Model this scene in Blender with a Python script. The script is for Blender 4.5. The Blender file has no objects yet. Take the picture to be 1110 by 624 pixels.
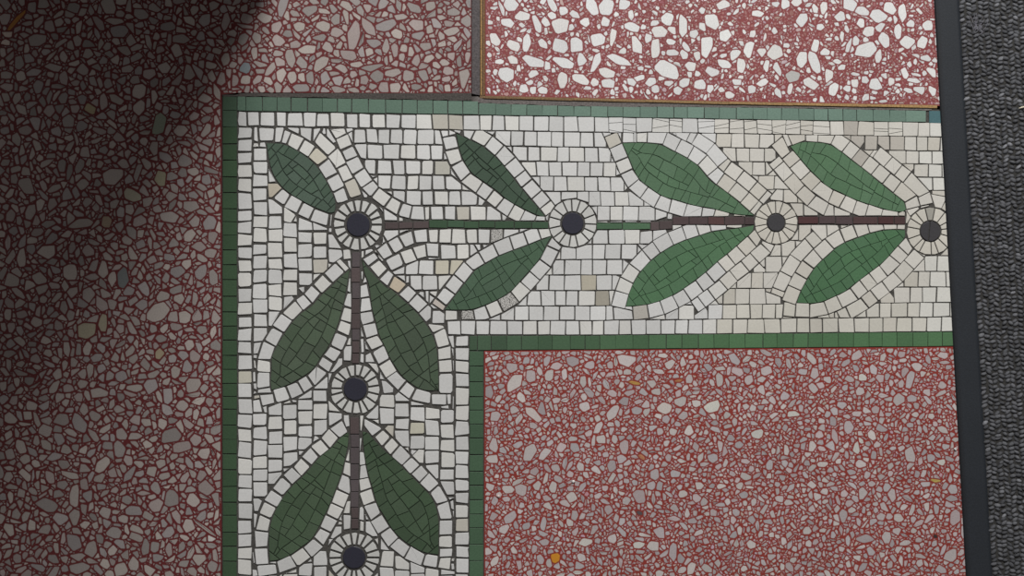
import bpy, math, random
import numpy as np
from mathutils import Vector

random.seed(11)
rng = np.random.default_rng(5)
S = 0.001                       # one unit of the plan drawing = 1 mm


def W(x, y, z=0.0):             # plan (x right, y down, mm) -> world metres
    return ((x - 555) * S, (312 - y) * S, z * S)


def lin(c):
    return tuple((v / 255 / 12.92) if v / 255 <= 0.04045 else ((v / 255 + 0.055) / 1.055) ** 2.4 for v in c)


col = bpy.context.scene.collection


# ------------------------------------------------------------------ materials
def mat_attr(name, rough=0.5, noise_scale=900, noise_amt=0.18, bump=0.0, spec=0.4, speck=None):
    """vertex-colour driven stone: colour x fine noise, some bump"""
    m = bpy.data.materials.new(name)
    m.use_nodes = True
    nt = m.node_tree
    b = nt.nodes['Principled BSDF']
    at = nt.nodes.new('ShaderNodeAttribute'); at.attribute_name = 'tint'
    tc = nt.nodes.new('ShaderNodeTexCoord')
    n = nt.nodes.new('ShaderNodeTexNoise'); n.inputs['Scale'].default_value = noise_scale
    n.inputs['Detail'].default_value = 4
    nt.links.new(tc.outputs['Object'], n.inputs['Vector'])
    n2 = nt.nodes.new('ShaderNodeTexNoise'); n2.inputs['Scale'].default_value = 14
    n2.inputs['Detail'].default_value = 5
    nt.links.new(tc.outputs['Object'], n2.inputs['Vector'])
    mr = nt.nodes.new('ShaderNodeMapRange')
    mr.inputs['From Min'].default_value = 0.3; mr.inputs['From Max'].default_value = 0.7
    mr.inputs['To Min'].default_value = 1 - noise_amt; mr.inputs['To Max'].default_value = 1 + noise_amt
    nt.links.new(n.outputs['Fac'], mr.inputs['Value'])
    mr2 = nt.nodes.new('ShaderNodeMapRange')
    mr2.inputs['From Min'].default_value = 0.3; mr2.inputs['From Max'].default_value = 0.7
    mr2.inputs['To Min'].default_value = 0.94; mr2.inputs['To Max'].default_value = 1.06
    nt.links.new(n2.outputs['Fac'], mr2.inputs['Value'])
    mm = nt.nodes.new('ShaderNodeMath'); mm.operation = 'MULTIPLY'
    nt.links.new(mr.outputs['Result'], mm.inputs[0]); nt.links.new(mr2.outputs['Result'], mm.inputs[1])
    vm = nt.nodes.new('ShaderNodeVectorMath'); vm.operation = 'SCALE'
    nt.links.new(at.outputs['Color'], vm.inputs[0]); nt.links.new(mm.outputs[0], vm.inputs['Scale'])
    out = vm.outputs[0]
    if speck:
        v = nt.nodes.new('ShaderNodeTexNoise'); v.inputs['Scale'].default_value = speck[0]
        v.inputs['Detail'].default_value = 1
        nt.links.new(tc.outputs['Object'], v.inputs['Vector'])
        r = nt.nodes.new('ShaderNodeValToRGB')
        r.color_ramp.elements[0].position = speck[1]; r.color_ramp.elements[1].position = speck[1] + 0.05
        nt.links.new(v.outputs['Fac'], r.inputs['Fac'])
        mx = nt.nodes.new('ShaderNodeMix'); mx.data_type = 'RGBA'
        nt.links.new(r.outputs['Color'], mx.inputs['Factor'])
        nt.links.new(out, mx.inputs['A']); mx.inputs['B'].default_value = (*speck[2], 1)
        out = mx.outputs['Result']
    nt.links.new(out, b.inputs['Base Color'])
    b.inputs['Roughness'].default_value = rough
    b.inputs['Specular IOR Level'].default_value = spec
    if bump:
        bp = nt.nodes.new('ShaderNodeBump'); bp.inputs['Strength'].default_value = bump
        bp.inputs['Distance'].default_value = 0.0006
        nt.links.new(n.outputs['Fac'], bp.inputs['Height'])
        nt.links.new(bp.outputs['Normal'], b.inputs['Normal'])
    return m


M_TILE = mat_attr('glazed_tesserae', 0.5, 420, 0.05, 0.1)
M_SPECK = mat_attr('speckled_tesserae', 0.6, 900, 0.1, 0.2, speck=(1100, 0.53, lin((72, 70, 68))))
M_GREEN = mat_attr('green_tesserae', 0.42, 500, 0.10, 0.12)
M_MORTAR = mat_attr('mortar', 0.9, 500, 0.30, 0.6, 0.2)
M_TERRAZZO = mat_attr('terrazzo', 0.42, 750, 0.10, 0.05, 0.35)
M_BRASS = mat_attr('worn_brass', 0.5, 500, 0.35, 0.3)
M_RUBBER = mat_attr('black_rubber', 0.62, 600, 0.16, 0.25, 0.35)
M_CARPET = mat_attr('ribbed_carpet', 0.95, 1500, 0.45, 0.6, 0.1)
M_SCRAP = mat_attr('dry_scrap', 0.6, 900, 0.2, 0.2)


def floor_material():
    m = bpy.data.materials.new('red_terrazzo_floor')
    m.use_nodes = True
    nt = m.node_tree; b = nt.nodes['Principled BSDF']
    tc = nt.nodes.new('ShaderNodeTexCoord')
    v = nt.nodes.new('ShaderNodeTexVoronoi'); v.feature = 'DISTANCE_TO_EDGE'
    v.inputs['Scale'].default_value = 75
    nt.links.new(tc.outputs['Object'], v.inputs['Vector'])
    r = nt.nodes.new('ShaderNodeValToRGB')
    r.color_ramp.elements[0].position = 0.06; r.color_ramp.elements[0].color = (*lin((110, 52, 52)), 1)
    r.color_ramp.elements[1].position = 0.12; r.color_ramp.elements[1].color = (*lin((160, 150, 148)), 1)
    nt.links.new(v.outputs['Distance'], r.inputs['Fac'])
    nt.links.new(r.outputs['Color'], b.inputs['Base Color'])
    b.inputs['Roughness'].default_value = 0.5
    return m


def plaster():
    m = bpy.data.materials.new('grey_plaster')
    m.use_nodes = True
    nt = m.node_tree; b = nt.nodes['Principled BSDF']
    n = nt.nodes.new('ShaderNodeTexNoise'); n.inputs['Scale'].default_value = 12
    r = nt.nodes.new('ShaderNodeValToRGB')
    r.color_ramp.elements[0].color = (0.05, 0.045, 0.045, 1); r.color_ramp.elements[1].color = (0.08, 0.075, 0.075, 1)
    nt.links.new(n.outputs['Fac'], r.inputs['Fac']); nt.links.new(r.outputs['Color'], b.inputs['Base Color'])
    b.inputs['Roughness'].default_value = 0.9
    return m


# ------------------------------------------------------------------ mesh builder
class MB:
    def __init__(self):
        self.v = []; self.f = []; self.c = []; self.m = []; self.sm = []

    def vert(self, x, y, z, c):
        self.v.append(W(x, y, z)); self.c.append((*c, 1.0)); return len(self.v) - 1

    def face(self, idx, mi=0, smooth=False):
        self.f.append(idx); self.m.append(mi); self.sm.append(smooth)

    def prism(self, poly, z0, z1, c, bev=0.5, bz=0.35, mi=0, edge=0.75):
        """poly is plan points; a bevelled slab. The lower edge stays a bit darker"""
        if area(poly) < 0:
            poly = poly[::-1]
        inn = inset(poly, bev) if bev else poly
        n = len(poly)
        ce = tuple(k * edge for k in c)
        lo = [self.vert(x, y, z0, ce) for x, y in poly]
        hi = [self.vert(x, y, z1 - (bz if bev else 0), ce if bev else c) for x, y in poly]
        for i in range(n):
            j = (i + 1) % n
            self.face((lo[j], lo[i], hi[i], hi[j]), mi)
        if bev and len(inn) == n:
            tp = [self.vert(x, y, z1, c) for x, y in inn]
            for i in range(n):
                j = (i + 1) % n
                self.face((hi[j], hi[i], tp[i], tp[j]), mi)
            self.face(tuple(tp[::-1]), mi)
        else:
            self.face(tuple(hi[::-1]), mi)

    def box(self, x0, y0, x1, y1, z0, z1, c, bev=0, mi=0):
        self.prism([(x0, y0), (x1, y0), (x1, y1), (x0, y1)], z0, z1, c, bev, bev * 0.6, mi)

    def build(self, name, mats, parent=None):
        me = bpy.data.meshes.new(name)
        me.from_pydata(self.v, [], self.f)
        for m in (mats if isinstance(mats, (list, tuple)) else [mats]):
            me.materials.append(m)
        a = me.color_attributes.new('tint', 'FLOAT_COLOR', 'POINT')
        a.data.foreach_set('color', [k for c in self.c for k in c])
        me.polygons.foreach_set('material_index', self.m)
        me.polygons.foreach_set('use_smooth', self.sm)
        me.update()
        o = bpy.data.objects.new(name, me); col.objects.link(o)
        if parent: o.parent = parent
        return o


def tag(o, label=None, cat=None, group=None, kind=None):
    if label: o['label'] = label
    if cat: o['category'] = cat
    if group: o['group'] = group
    if kind: o['kind'] = kind
    return o


def empty(name, x, y, z=0):
    o = bpy.data.objects.new(name, None); col.objects.link(o)
    o.empty_display_size = 0.05
    return o


# ------------------------------------------------------------------ plan geometry
def area(p):
    return 0.5 * sum(p[i][0] * p[(i + 1) % len(p)][1] - p[(i + 1) % len(p)][0] * p[i][1] for i in range(len(p)))


def centroid(p):
    return (sum(q[0] for q in p) / len(p), sum(q[1] for q in p) / len(p))


def ccw(p):
    return p if area(p) > 0 else p[::-1]


def half(poly, px, py, nx, ny):
    """keep the side where (q-p).n >= 0"""
    out = []
    n = len(poly)
    d = [(q[0] - px) * nx + (q[1] - py) * ny for q in poly]
    for i in range(n):
        j = (i + 1) % n
        if d[i] >= 0: out.append(poly[i])
        if (d[i] >= 0) != (d[j] >= 0):
            t = d[i] / (d[i] - d[j])
            out.append((poly[i][0] + t * (poly[j][0] - poly[i][0]), poly[i][1] + t * (poly[j][1] - poly[i][1])))
    return out


def clean(p, eps=0.25):
    out = []
    for q in p:
        if not out or math.hypot(q[0] - out[-1][0], q[1] - out[-1][1]) > eps:
            out.append(q)
    if len(out) > 1 and math.hypot(out[0][0] - out[-1][0], out[0][1] - out[-1][1]) <= eps:
        out.pop()
    return out


def inset(poly, d):
    """move each edge of a (roughly convex) polygon inwards"""
    n = len(poly)
    if d <= 0: return poly
    s = 1 if area(poly) > 0 else -1
    out = []
    E = []
    for i in range(n):
        a, b = poly[i], poly[(i + 1) % n]
        l = math.hypot(b[0] - a[0], b[1] - a[1]) or 1e-6
        E.append((-(b[1] - a[1]) / l * s, (b[0] - a[0]) / l * s))
    for i in range(n):
        n0, n1 = E[i - 1], E[i]
        bx, by = n0[0] + n1[0], n0[1] + n1[1]
        k = 1 + n0[0] * n1[0] + n0[1] * n1[1]
        k = max(k, 0.35)
        out.append((poly[i][0] + d * bx / k, poly[i][1] + d * by / k))
    if area(out) * s <= 0: return poly
    return out


def shrink_convex(poly, d):
    p = ccw(poly); q = p
    n = len(p)
    for i in range(n):
        a, b = p[i], p[(i + 1) % n]
        l = math.hypot(b[0] - a[0], b[1] - a[1])
        if l < 1e-6: continue
        nx, ny = -(b[1] - a[1]) / l, (b[0] - a[0]) / l
        q = half(q, a[0] + nx * d, a[1] + ny * d, nx, ny)
        if len(q) < 3: return []
    return clean(q)


def bbox(p):
    xs = [q[0] for q in p]; ys = [q[1] for q in p]
    return min(xs), min(ys), max(xs), max(ys)


def inter_area(a, b):
    """area of convex a within b (b ccw, roughly convex)"""
    q = a
    n = len(b)
    for i in range(n):
        s, e = b[i], b[(i + 1) % n]
        q = half(q, s[0], s[1], -(e[1] - s[1]), e[0] - s[0])
        if len(q) < 3: return 0
    return abs(area(q))


def best_cut(poly, b):
    """cut poly by the edge of b that keeps most of poly outside b"""
    best = []; ba = -1
    n = len(b)
    for i in range(n):
        s, e = b[i], b[(i + 1) % n]
        l = math.hypot(e[0] - s[0], e[1] - s[1])
        if l < 0.4: continue
        q = half(poly, s[0], s[1], (e[1] - s[1]) / l, -(e[0] - s[0]) / l)
        if len(q) >= 3:
            A = abs(area(q))
            if A > ba: ba = A; best = q
    return best


class Outline:
    """a leaf: not convex, so it is held as slices for the overlap test and cut by its nearest outline edges"""
    def __init__(self, ca, cb, poly):
        self.poly = ccw(poly); self.b = bbox(poly); self.sl = []
        N = 24
        for i in range(N):
            q = clean(ccw([ca.at(ca.L * i / N), ca.at(ca.L * (i + 1) / N), cb.at(cb.L * (i + 1) / N), cb.at(cb.L * i / N)]), 0.1)
            if len(q) >= 3: self.sl.append((q, bbox(q)))
    def overlap(self, p):
        pb = bbox(p)
        if self.b[0] > pb[2] or self.b[2] < pb[0] or self.b[1] > pb[3] or self.b[3] < pb[1]: return 0
        return sum(inter_area(p, q) for q, b in self.sl if not (b[0] > pb[2] or b[2] < pb[0] or b[1] > pb[3] or b[3] < pb[1]))
    def cut(self, p):
        best = []; bs = -1e9; n = len(self.poly); pb = bbox(p)
        for i in range(n):
            s, e = self.poly[i], self.poly[(i + 1) % n]
            if max(s[0], e[0]) < pb[0] - 1 or min(s[0], e[0]) > pb[2] + 1 or max(s[1], e[1]) < pb[1] - 1 or min(s[1], e[1]) > pb[3] + 1: continue
            l = math.hypot(e[0] - s[0], e[1] - s[1])
            if l < 0.3: continue
            q = half(p, s[0], s[1], (e[1] - s[1]) / l, -(e[0] - s[0]) / l)
            if len(q) >= 3:
                A = abs(area(q)) - 4 * self.overlap(q)
                if A > bs: bs = A; best = q
        return best


class Occ:
    def __init__(self): self.g = {}; self.items = []; self.leaves = []
    def add(self, p):
        p = ccw(p); k = len(self.items); b = bbox(p); self.items.append((p, b))
        for i in range(int(b[0] // 20), int(b[2] // 20) + 1):
            for j in range(int(b[1] // 20), int(b[3] // 20) + 1):
                self.g.setdefault((i, j), []).append(k)
    def near(self, p):
        b = bbox(p); ks = set()
        for i in range(int(b[0] // 20), int(b[2] // 20) + 1):
            for j in range(int(b[1] // 20), int(b[3] // 20) + 1):
                ks.update(self.g.get((i, j), ()))
        return [self.items[k][0] for k in sorted(ks)]
    def clip(self, p, tol=0.8):
        p = clean(ccw(p))
        for b in self.near(p):
            if len(p) < 3: return []
            bb = bbox(b); pb = bbox(p)
            if bb[0] > pb[2] or bb[2] < pb[0] or bb[1] > pb[3] or bb[3] < pb[1]: continue
            if inter_area(p, b) > tol:
                p = clean(best_cut(p, b))
        for lf in self.leaves:
            if len(p) < 3: return []
            if lf.overlap(p) > tol: p = clean(lf.cut(p))
        return p if len(p) >= 3 else []
    def covered(self, x, y):
        for p in self.near([(x - .1, y - .1), (x + .1, y - .1), (x, y + .1)]):
            if all((x - p[i][0]) * -(p[(i + 1) % len(p)][1] - p[i][1]) + (y - p[i][1]) * (p[(i + 1) % len(p)][0] - p[i][0]) >= 0 for i in range(len(p))): return True
        t = [(x - .3, y - .3), (x + .3, y - .3), (x, y + .3)]
        return any(lf.overlap(t) > 0.01 for lf in self.leaves)


def smooth(pts, step=4.0):
    out = []
    n = len(pts)
    for i in range(n - 1):
        p0 = pts[max(i - 1, 0)]; p1 = pts[i]; p2 = pts[i + 1]; p3 = pts[min(i + 2, n - 1)]
        k = max(1, int(math.hypot(p2[0] - p1[0], p2[1] - p1[1]) / step))
        for j in range(k):
            t = j / k
            q = []
            for a in (0, 1):
                q.append(0.5 * (2 * p1[a] + (p2[a] - p0[a]) * t + (2 * p0[a] - 5 * p1[a] + 4 * p2[a] - p3[a]) * t * t
                                + (3 * p1[a] - p0[a] - 3 * p2[a] + p3[a]) * t ** 3))
            out.append(tuple(q))
    out.append(pts[-1])
    return out


class Curve:
    def __init__(self, pts):
        self.p = pts; self.s = [0]
        for a, b in zip(pts, pts[1:]):
            self.s.append(self.s[-1] + math.hypot(b[0] - a[0], b[1] - a[1]))
        self.L = self.s[-1]
    def at(self, s):
        s = min(max(s, 0), self.L)
        for i in range(len(self.p) - 1):
            if s <= self.s[i + 1] or i == len(self.p) - 2:
                d = self.s[i + 1] - self.s[i] or 1e-6
                t = (s - self.s[i]) / d
                a, b = self.p[i], self.p[i + 1]
                return (a[0] + (b[0] - a[0]) * t, a[1] + (b[1] - a[1]) * t)
    def nrm(self, s):
        a = self.at(s - 4); b = self.at(s + 4)
        l = math.hypot(b[0] - a[0], b[1] - a[1]) or 1e-6
        return ((b[1] - a[1]) / l, -(b[0] - a[0]) / l)


def Z(ox, oy, pts, s=3.9):
    return [(ox + x / s, oy + y / s) for x, y in pts]


# ---- leaves: the two edges, each from the flower end to the free tip
LEAVES = {}
LEAVES['1'] = (Z(230, 90, [(518, 545), (522, 505), (500, 450), (480, 410), (445, 355), (400, 312), (340, 275), (290, 255), (228, 253)]),
               Z(230, 90, [(518, 545), (500, 551), (455, 535), (400, 510), (345, 478), (300, 445), (265, 400), (245, 350), (235, 300), (228, 253)]))
LEAVES['2'] = (Z(410, 90, [(706, 564), (680, 530), (640, 485), (590, 425), (540, 360), (510, 325), (470, 290), (432, 260), (385, 238), (328, 210)]),
               Z(410, 90, [(706, 564), (690, 565), (640, 545), (590, 520), (540, 490), (500, 455), (450, 420), (400, 385), (370, 345), (345, 290), (328, 210)]))
LEAVES['3'] = (Z(770, 90, [(185, 560), (150, 530), (110, 495), (60, 455), (0, 412)]) + Z(590, 90, [(650, 350), (590, 310), (540, 285), (490, 260), (400, 252), (330, 254)]),
               Z(770, 90, [(185, 560), (100, 553), (0, 528)]) + Z(590, 90, [(640, 518), (560, 495), (500, 478), (450, 445), (405, 410), (380, 370), (355, 310), (330, 254)]))
LEAVES['4'] = (Z(910, 90, [(282, 535), (275, 505), (220, 460), (170, 420), (110, 370), (50, 325), (0, 285)]) + Z(770, 90, [(500, 258), (440, 250), (385, 250), (338, 268)]),
               Z(910, 90, [(282, 535), (270, 543), (220, 540), (150, 520), (60, 490), (0, 460)]) + Z(770, 90, [(500, 440), (455, 400), (420, 365), (385, 325), (338, 268)]))
LEAVES['5'] = (Z(410, 230, [(735, 100), (680, 120), (620, 145), (560, 165), (500, 190), (460, 215), (410, 245), (370, 295), (330, 345), (300, 385), (280, 412)]),
               Z(410, 230, [(735, 100), (715, 130), (690, 185), (655, 230), (610, 280), (570, 325), (530, 355), (480, 380), (430, 400), (380, 412), (280, 412)]))
LEAVES['6'] = (Z(770, 230, [(185, 54), (130, 65), (60, 75), (0, 85)]) + Z(590, 230, [(640, 105), (580, 125), (520, 155), (470, 190), (425, 230), (385, 285), (360, 340), (345, 398)]),
               Z(770, 230, [(185, 54), (180, 80), (140, 115), (90, 160), (40, 200), (0, 235)]) + Z(590, 230, [(680, 255), (620, 300), (570, 335), (500, 370), (430, 390), (345, 398)]))
LEAVES['7'] = (Z(910, 230, [(278, 75), (200, 75), (130, 90), (60, 115), (0, 140)]) + Z(770, 230, [(500, 180), (450, 225), (415, 275), (385, 330), (365, 382)]),
               Z(910, 230, [(278, 75), (278, 105), (230, 160), (190, 205), (140, 245), (80, 290), (30, 330), (0, 345)]) + Z(770, 230, [(480, 375), (430, 385), (365, 382)]))
LEAVES['8'] = (Z(230, 230, [(582, 240), (540, 275), (500, 315), (460, 350), (420, 395), (370, 430), (330, 475), (300, 520), (270, 570), (250, 615)]) + Z(230, 370, [(250, 120), (245, 160), (250, 205)]),
               Z(230, 230, [(582, 240), (570, 310), (560, 370), (545, 430), (530, 480), (510, 530), (485, 580)]) + Z(230, 370, [(465, 60), (430, 115), (390, 145), (340, 175), (290, 195), (250, 205)]))
LEAVES['9'] = (Z(230, 230, [(632, 195), (650, 225), (690, 270), (740, 320)]) + Z(410, 230, [(50, 320), (100, 365), (150, 410), (190, 455), (220, 500), (240, 545), (250, 590)]) + Z(370, 370, [(408, 80), (412, 150), (412, 208)]),
               Z(230, 230, [(632, 195), (640, 250), (660, 300), (668, 350), (675, 410), (690, 460), (705, 520), (730, 570)]) + Z(370, 370, [(205, 70), (250, 140), (290, 175), (330, 200), (370, 208), (412, 208)]))
LEAVES['10'] = (Z(230, 464, [(578, 15), (540, 40), (500, 85), (455, 120), (420, 160), (385, 200), (340, 240), (300, 290), (270, 340), (250, 390), (240, 440), (238, 500), (242, 562)]),
                Z(230, 464, [(578, 15), (575, 70), (560, 140), (545, 200), (530, 240), (515, 280), (495, 330), (470, 380), (445, 430), (420, 470), (380, 500), (340, 530), (290, 555), (242, 562)]))
LEAVES['11'] = (Z(370, 464, [(88, 12), (110, 15), (140, 50), (190, 100), (225, 130), (270, 175), (310, 215), (350, 255), (385, 295), (405, 350), (412, 400), (412, 460), (412, 535)]),
                Z(370, 464, [(88, 12), (95, 100), (110, 180), (130, 250), (150, 320), (180, 370), (210, 420), (250, 465), (300, 500), (350, 525), (412, 535)]))
# the pair below the lowest flower, just beyond the frame, so the pattern goes on
LEAVES['12'] = ([(x, y + 180) for x, y in LEAVES['10'][0]], [(x, y + 180) for x, y in LEAVES['10'][1]])
LEAVES['13'] = ([(x, y + 180) for x, y in LEAVES['11'][0]], [(x, y + 180) for x, y in LEAVES['11'][1]])
del LEAVES['12'], LEAVES['13']

def grn(c):
    m = sum(c) / 3
    return tuple((v * 0.84 + m * 0.16) * 1.22 + 0.008 for v in c)  # grey mix and lift; the added constant paints in a faint sheen
G_GREY, G_MID, G_BRIGHT, G_DEEP = lin((72, 89, 72)), lin((64, 90, 67)), lin((75, 114, 77)), lin((61, 84, 64))
LEAFCOL = {'1': lin((68, 88, 73)), '2': lin((56, 78, 60)), '3': lin((74, 107, 77)), '4': lin((76, 112, 79)), '5': lin((66, 93, 70)),
           '6': lin((71, 110, 75)), '7': lin((66, 107, 71)), '8': lin((71, 87, 67)), '9': lin((68, 85, 65)),
           '10': lin((66, 87, 62)), '11': lin((61, 82, 58))}
LEAFLAB = {'1': 'green leaf at the corner, short and leaning up left', '2': 'narrow dark green leaf, upper one beside the stem before the second flower',
           '3': 'wide green leaf above the brown stem in the middle', '4': 'green leaf above the dark red stem at the right end',
           '5': 'green leaf below the stem before the second flower', '6': 'green leaf below the brown stem in the middle',
           '7': 'green leaf below the dark red stem at the right end', '8': 'grey green leaf left of the upright stem, upper pair',
           '9': 'grey green leaf right of the upright stem, upper pair', '10': 'grey green leaf left of the upright stem, lower pair',
           '11': 'grey green leaf right of the upright stem, lower pair'}

# flower: cx, cy, disc radius, petal outer radius, petals, gap
FLOWERS = [(388.3, 243.5, 12.6, 28.5, 17, 1.35, 'dark blue black disc ringed by white petals at the corner'),
           (620.8, 242.0, 11.6, 26.5, 15, 0.8, 'dark blue black disc ringed by white petals, second from the corner along the top'),
           (841.3, 241.3, 9.3, 23.6, 15, 0.5, 'small charcoal disc in a neat round of white petals before the dark red stem'),
           (1008.7, 250.5, 10.8, 26.0, 15, 0.6, 'charcoal disc ringed by cream petals beside the mat'),
           (385.0, 421.5, 12.4, 28.5, 17, 1.2, 'dark blue black disc ringed by white petals between the two leaf pairs'),
           (383.8, 604.0, 12.0, 29.0, 18, 1.3, 'dark blue black disc ringed by white petals at the foot of the photo')]

BR = lin((88, 77, 77)); BR2 = lin((86, 62, 62)); BR3 = lin((82, 54, 55)); SG = lin((70, 96, 74))


def gapw(x, y):
    """joint half width: wide hand-cut joints on the left, tight on the right"""
    if y > 350 and x < 512: return 0.98
    return 1.05 if x < 420 else (1.05 - 0.55 * min(1, (x - 420) / 260))


# border lines of the mosaic (plan functions)
XL, XR = 240.5, 1060.0
def top_out(x): return 103.5 + (x - 240) * (118.3 - 103.5) / 770
def top_in(x): return 120.0 + (x - 240) * (132.8 - 120.0) / 770
def bot_in(x): return 363.2 - max(0, x - 640) * (3.9 / 380)
def bot_out(x): return 380.0 - max(0, x - 520) * (4.6 / 510)
def lx(y): return 257.3
XI0, XI1 = 508.6, 524.6
YB = 690.0
def stem_y(x): return 243.6 if x < 715 else 239.3
def stem_t(x): return stem_y(x) - 4.3
def stem_b(x): return stem_y(x) + 4.3

occ = Occ()
white = []          # (poly, gap)

leaf_poly = {}
leaf_curve = {}
for k, (a, b) in LEAVES.items():
    ca, cb = Curve(smooth(a)), Curve(smooth(b))
    leaf_curve[k] = (ca, cb)
    poly = [ca.at(ca.L * i / 24) for i in range(25)] + [cb.at(cb.L * i / 24) for i in range(23, 0, -1)]
    leaf_poly[k] = ccw(clean(poly))
    occ.leaves.append(Outline(ca, cb, leaf_poly[k]))

# stems: list of tiles (poly, colour)
stem_runs = []
def run_h(x0, x1, yf, h, cols, pitch, label):
    t = []; x = x0
    while x < x1 - 1:
        w = min(pitch * random.uniform(0.8, 1.25), x1 - x)
        if x1 - x - w < 5: w = x1 - x
        j = lambda: random.uniform(-0.5, 0.5)
        p = [(x, yf(x) - h / 2 + j()), (x + w, yf(x + w) - h / 2 + j()), (x + w, yf(x + w) + h / 2 + j()), (x, yf(x) + h / 2 + j())]
        c = random.choice(cols); f = random.uniform(0.85, 1.12)
        t.append((p, tuple(q * f for q in c))); x += w
    stem_runs.append((t, label))
    occ.add([(x0, yf(x0) - h / 2), (x1, yf(x1) - h / 2), (x1, yf(x1) + h / 2), (x0, yf(x0) + h / 2)])
def run_v(y0, y1, xc, w0, w1, cols, pitch, label):
    t = []; y = y0
    while y < y1 - 1:
        h = min(pitch * random.uniform(0.8, 1.25), y1 - y)
        if y1 - y - h < 5: h = y1 - y
        j = lambda: random.uniform(-0.5, 0.5)
        wa = w0 + (w1 - w0) * (y - y0) / (y1 - y0); wb = w0 + (w1 - w0) * (y + h - y0) / (y1 - y0)
        p = [(xc - wa / 2 + j(), y), (xc + wa / 2 + j(), y), (xc + wb / 2 + j(), y + h), (xc - wb / 2 + j(), y + h)]
        c = random.choice(cols); f = random.uniform(0.88, 1.1)
        t.append((p, tuple(q * f for q in c))); y += h
    stem_runs.append((t, label))
    occ.add([(xc - w0 / 2, y0), (xc + w0 / 2, y0), (xc + w1 / 2, y1), (xc - w1 / 2, y1)])

run_h(417, 465, lambda x: 244.5 - (x - 417) * 0.02, 8.0, [BR], 15, 'short grey brown run of the stem next to the corner flower')
run_h(465, 594.5, lambda x: 242.6 + (x - 465) * 0.01, 8.0, [SG, lin((64, 88, 66))], 17, 'green run of the stem')
run_h(646.5, 705, lambda x: 245.0, 7.6, [lin((78, 108, 82))], 28, 'green run of the stem after the second flower')
run_h(705, 729, lambda x: 245.2 - (x - 705) * 0.08, 9.5, [BR, BR2], 12, 'grey brown lump joining two runs of the stem')
run_h(729, 818, lambda x: 239.2, 8.8, [lin((80, 66, 67)), BR2], 20, 'brown run of the stem')
run_h(865, 981.5, lambda x: 238.6, 8.8, [BR3, lin((80, 60, 60)), lin((84, 70, 72))], 22, 'dark red run of the stem')
run_v(273, 394, 385.6, 9.6, 8.6, [BR, lin((92, 84, 86))], 15, 'grey brown upright stem, upper run')
run_v(452, 573, 384.6, 10.6, 8.2, [BR, lin((92, 84, 86))], 15, 'grey brown upright stem, lower run')
run_v(635, 690, 383.8, 10.0, 9.0, [BR], 15, 'grey brown upright stem, lowest run')

for f in FLOWERS:
    cx, cy, r, R = f[:4]
    occ.add([(cx + R * math.cos(2 * math.pi * i / 28), cy + R * math.sin(2 * math.pi * i / 28)) for i in range(28)])

# solid outer bands (green strips) as cutters
occ.add([(200, 60), (1100, 60), (1100, top_in(1100)), (240, top_in(240)), (200, top_in(240))])
occ.add([(200, 100), (257.3, 100), (257.3, 720), (200, 720)])
occ.add([(XI0, bot_in(508)), (640, bot_in(640)), (640, 420), (XI0, 420)])
occ.add([(640, bot_in(640)), (1100, bot_in(1100)), (1100, 420), (640, 420)])
occ.add([(XI0, 363), (560, 363), (560, 720), (XI0, 720)])
occ.add([(1062, 60), (1200, 60), (1200, 420), (1062, 420)])


def addw(p, gap=None, mn=15, jit=0.45):
    c = centroid(p)
    p = occ.clip(p)
    if len(p) < 3 or abs(area(p)) < mn: return
    per = sum(math.hypot(p[i][0] - p[i - 1][0], p[i][1] - p[i - 1][1]) for i in range(len(p)))
    if abs(area(p)) / per ** 2 < 0.027: return
    white.append((p, gap)); occ.add(p)


def cuts(a, b, pitch, jit=0.18):
    out = [a]; x = a + random.uniform(0, pitch) * 0.6 + pitch * 0.4
    while x < b - pitch * 0.35:
        out.append(x); x += pitch * random.uniform(1 - jit, 1 + jit)
    out.append(b)
    return out


J = lambda s=0.7: random.uniform(-s, s)
# edge courses
def hrow(fa, fb, x0, x1, pitch=15.6, mn=15):
    cs = cuts(x0, x1, pitch)
    prev = (J(0.8), J(0.8))
    for a, b in zip(cs, cs[1:]):
        nx = (J(0.8), J(0.8))
        addw([(a + prev[0], fa(a) + J(0.25)), (b + nx[0], fa(b) + J(0.25)), (b + nx[1], fb(b)), (a + prev[1], fb(a))], mn=mn)
        prev = nx
def vcol(xa, xb, y0, y1, pitch=15.6, mn=15):
    cs = cuts(y0, y1, pitch)
    prev = (J(0.8), J(0.8))
    for a, b in zip(cs, cs[1:]):
        nx = (J(0.8), J(0.8))
        addw([(xa + J(0.25), a + prev[0]), (xb + J(0.3), a + prev[1]), (xb + J(0.3), b + nx[1]), (xa + J(0.25), b + nx[0])], mn=mn)
        prev = nx

def rowb(x, k):          # boundaries of the seven rows above the stem
    a, b = top_in(x), stem_t(x)
    w = [0, 16.6, 33.2]
    if k <= 2: return a + w[k] * (0.93 if x > 700 else 1.0)
    s = a + w[2] * (0.93 if x > 700 else 1.0)
    return s + (b - s) * (k - 2) / 5
def rowd(x, k):          # seven rows below the stem, k=0 at the stem
    a, b = stem_b(x), bot_in(x)
    if k >= 5: return b - (7 - k) * 15.8
    e = b - 2 * 15.8
    return a + (e - a) * k / 5

hrow(lambda x: rowb(x, 0), lambda x: rowb(x, 1), 257.3, 1060)
hrow(lambda x: rowd(x, 6), lambda x: rowd(x, 7), 484, 1060)
vcol(257.3, 273.6, 137, YB)
vcol(493.0, 508.6, 348, YB)

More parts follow.
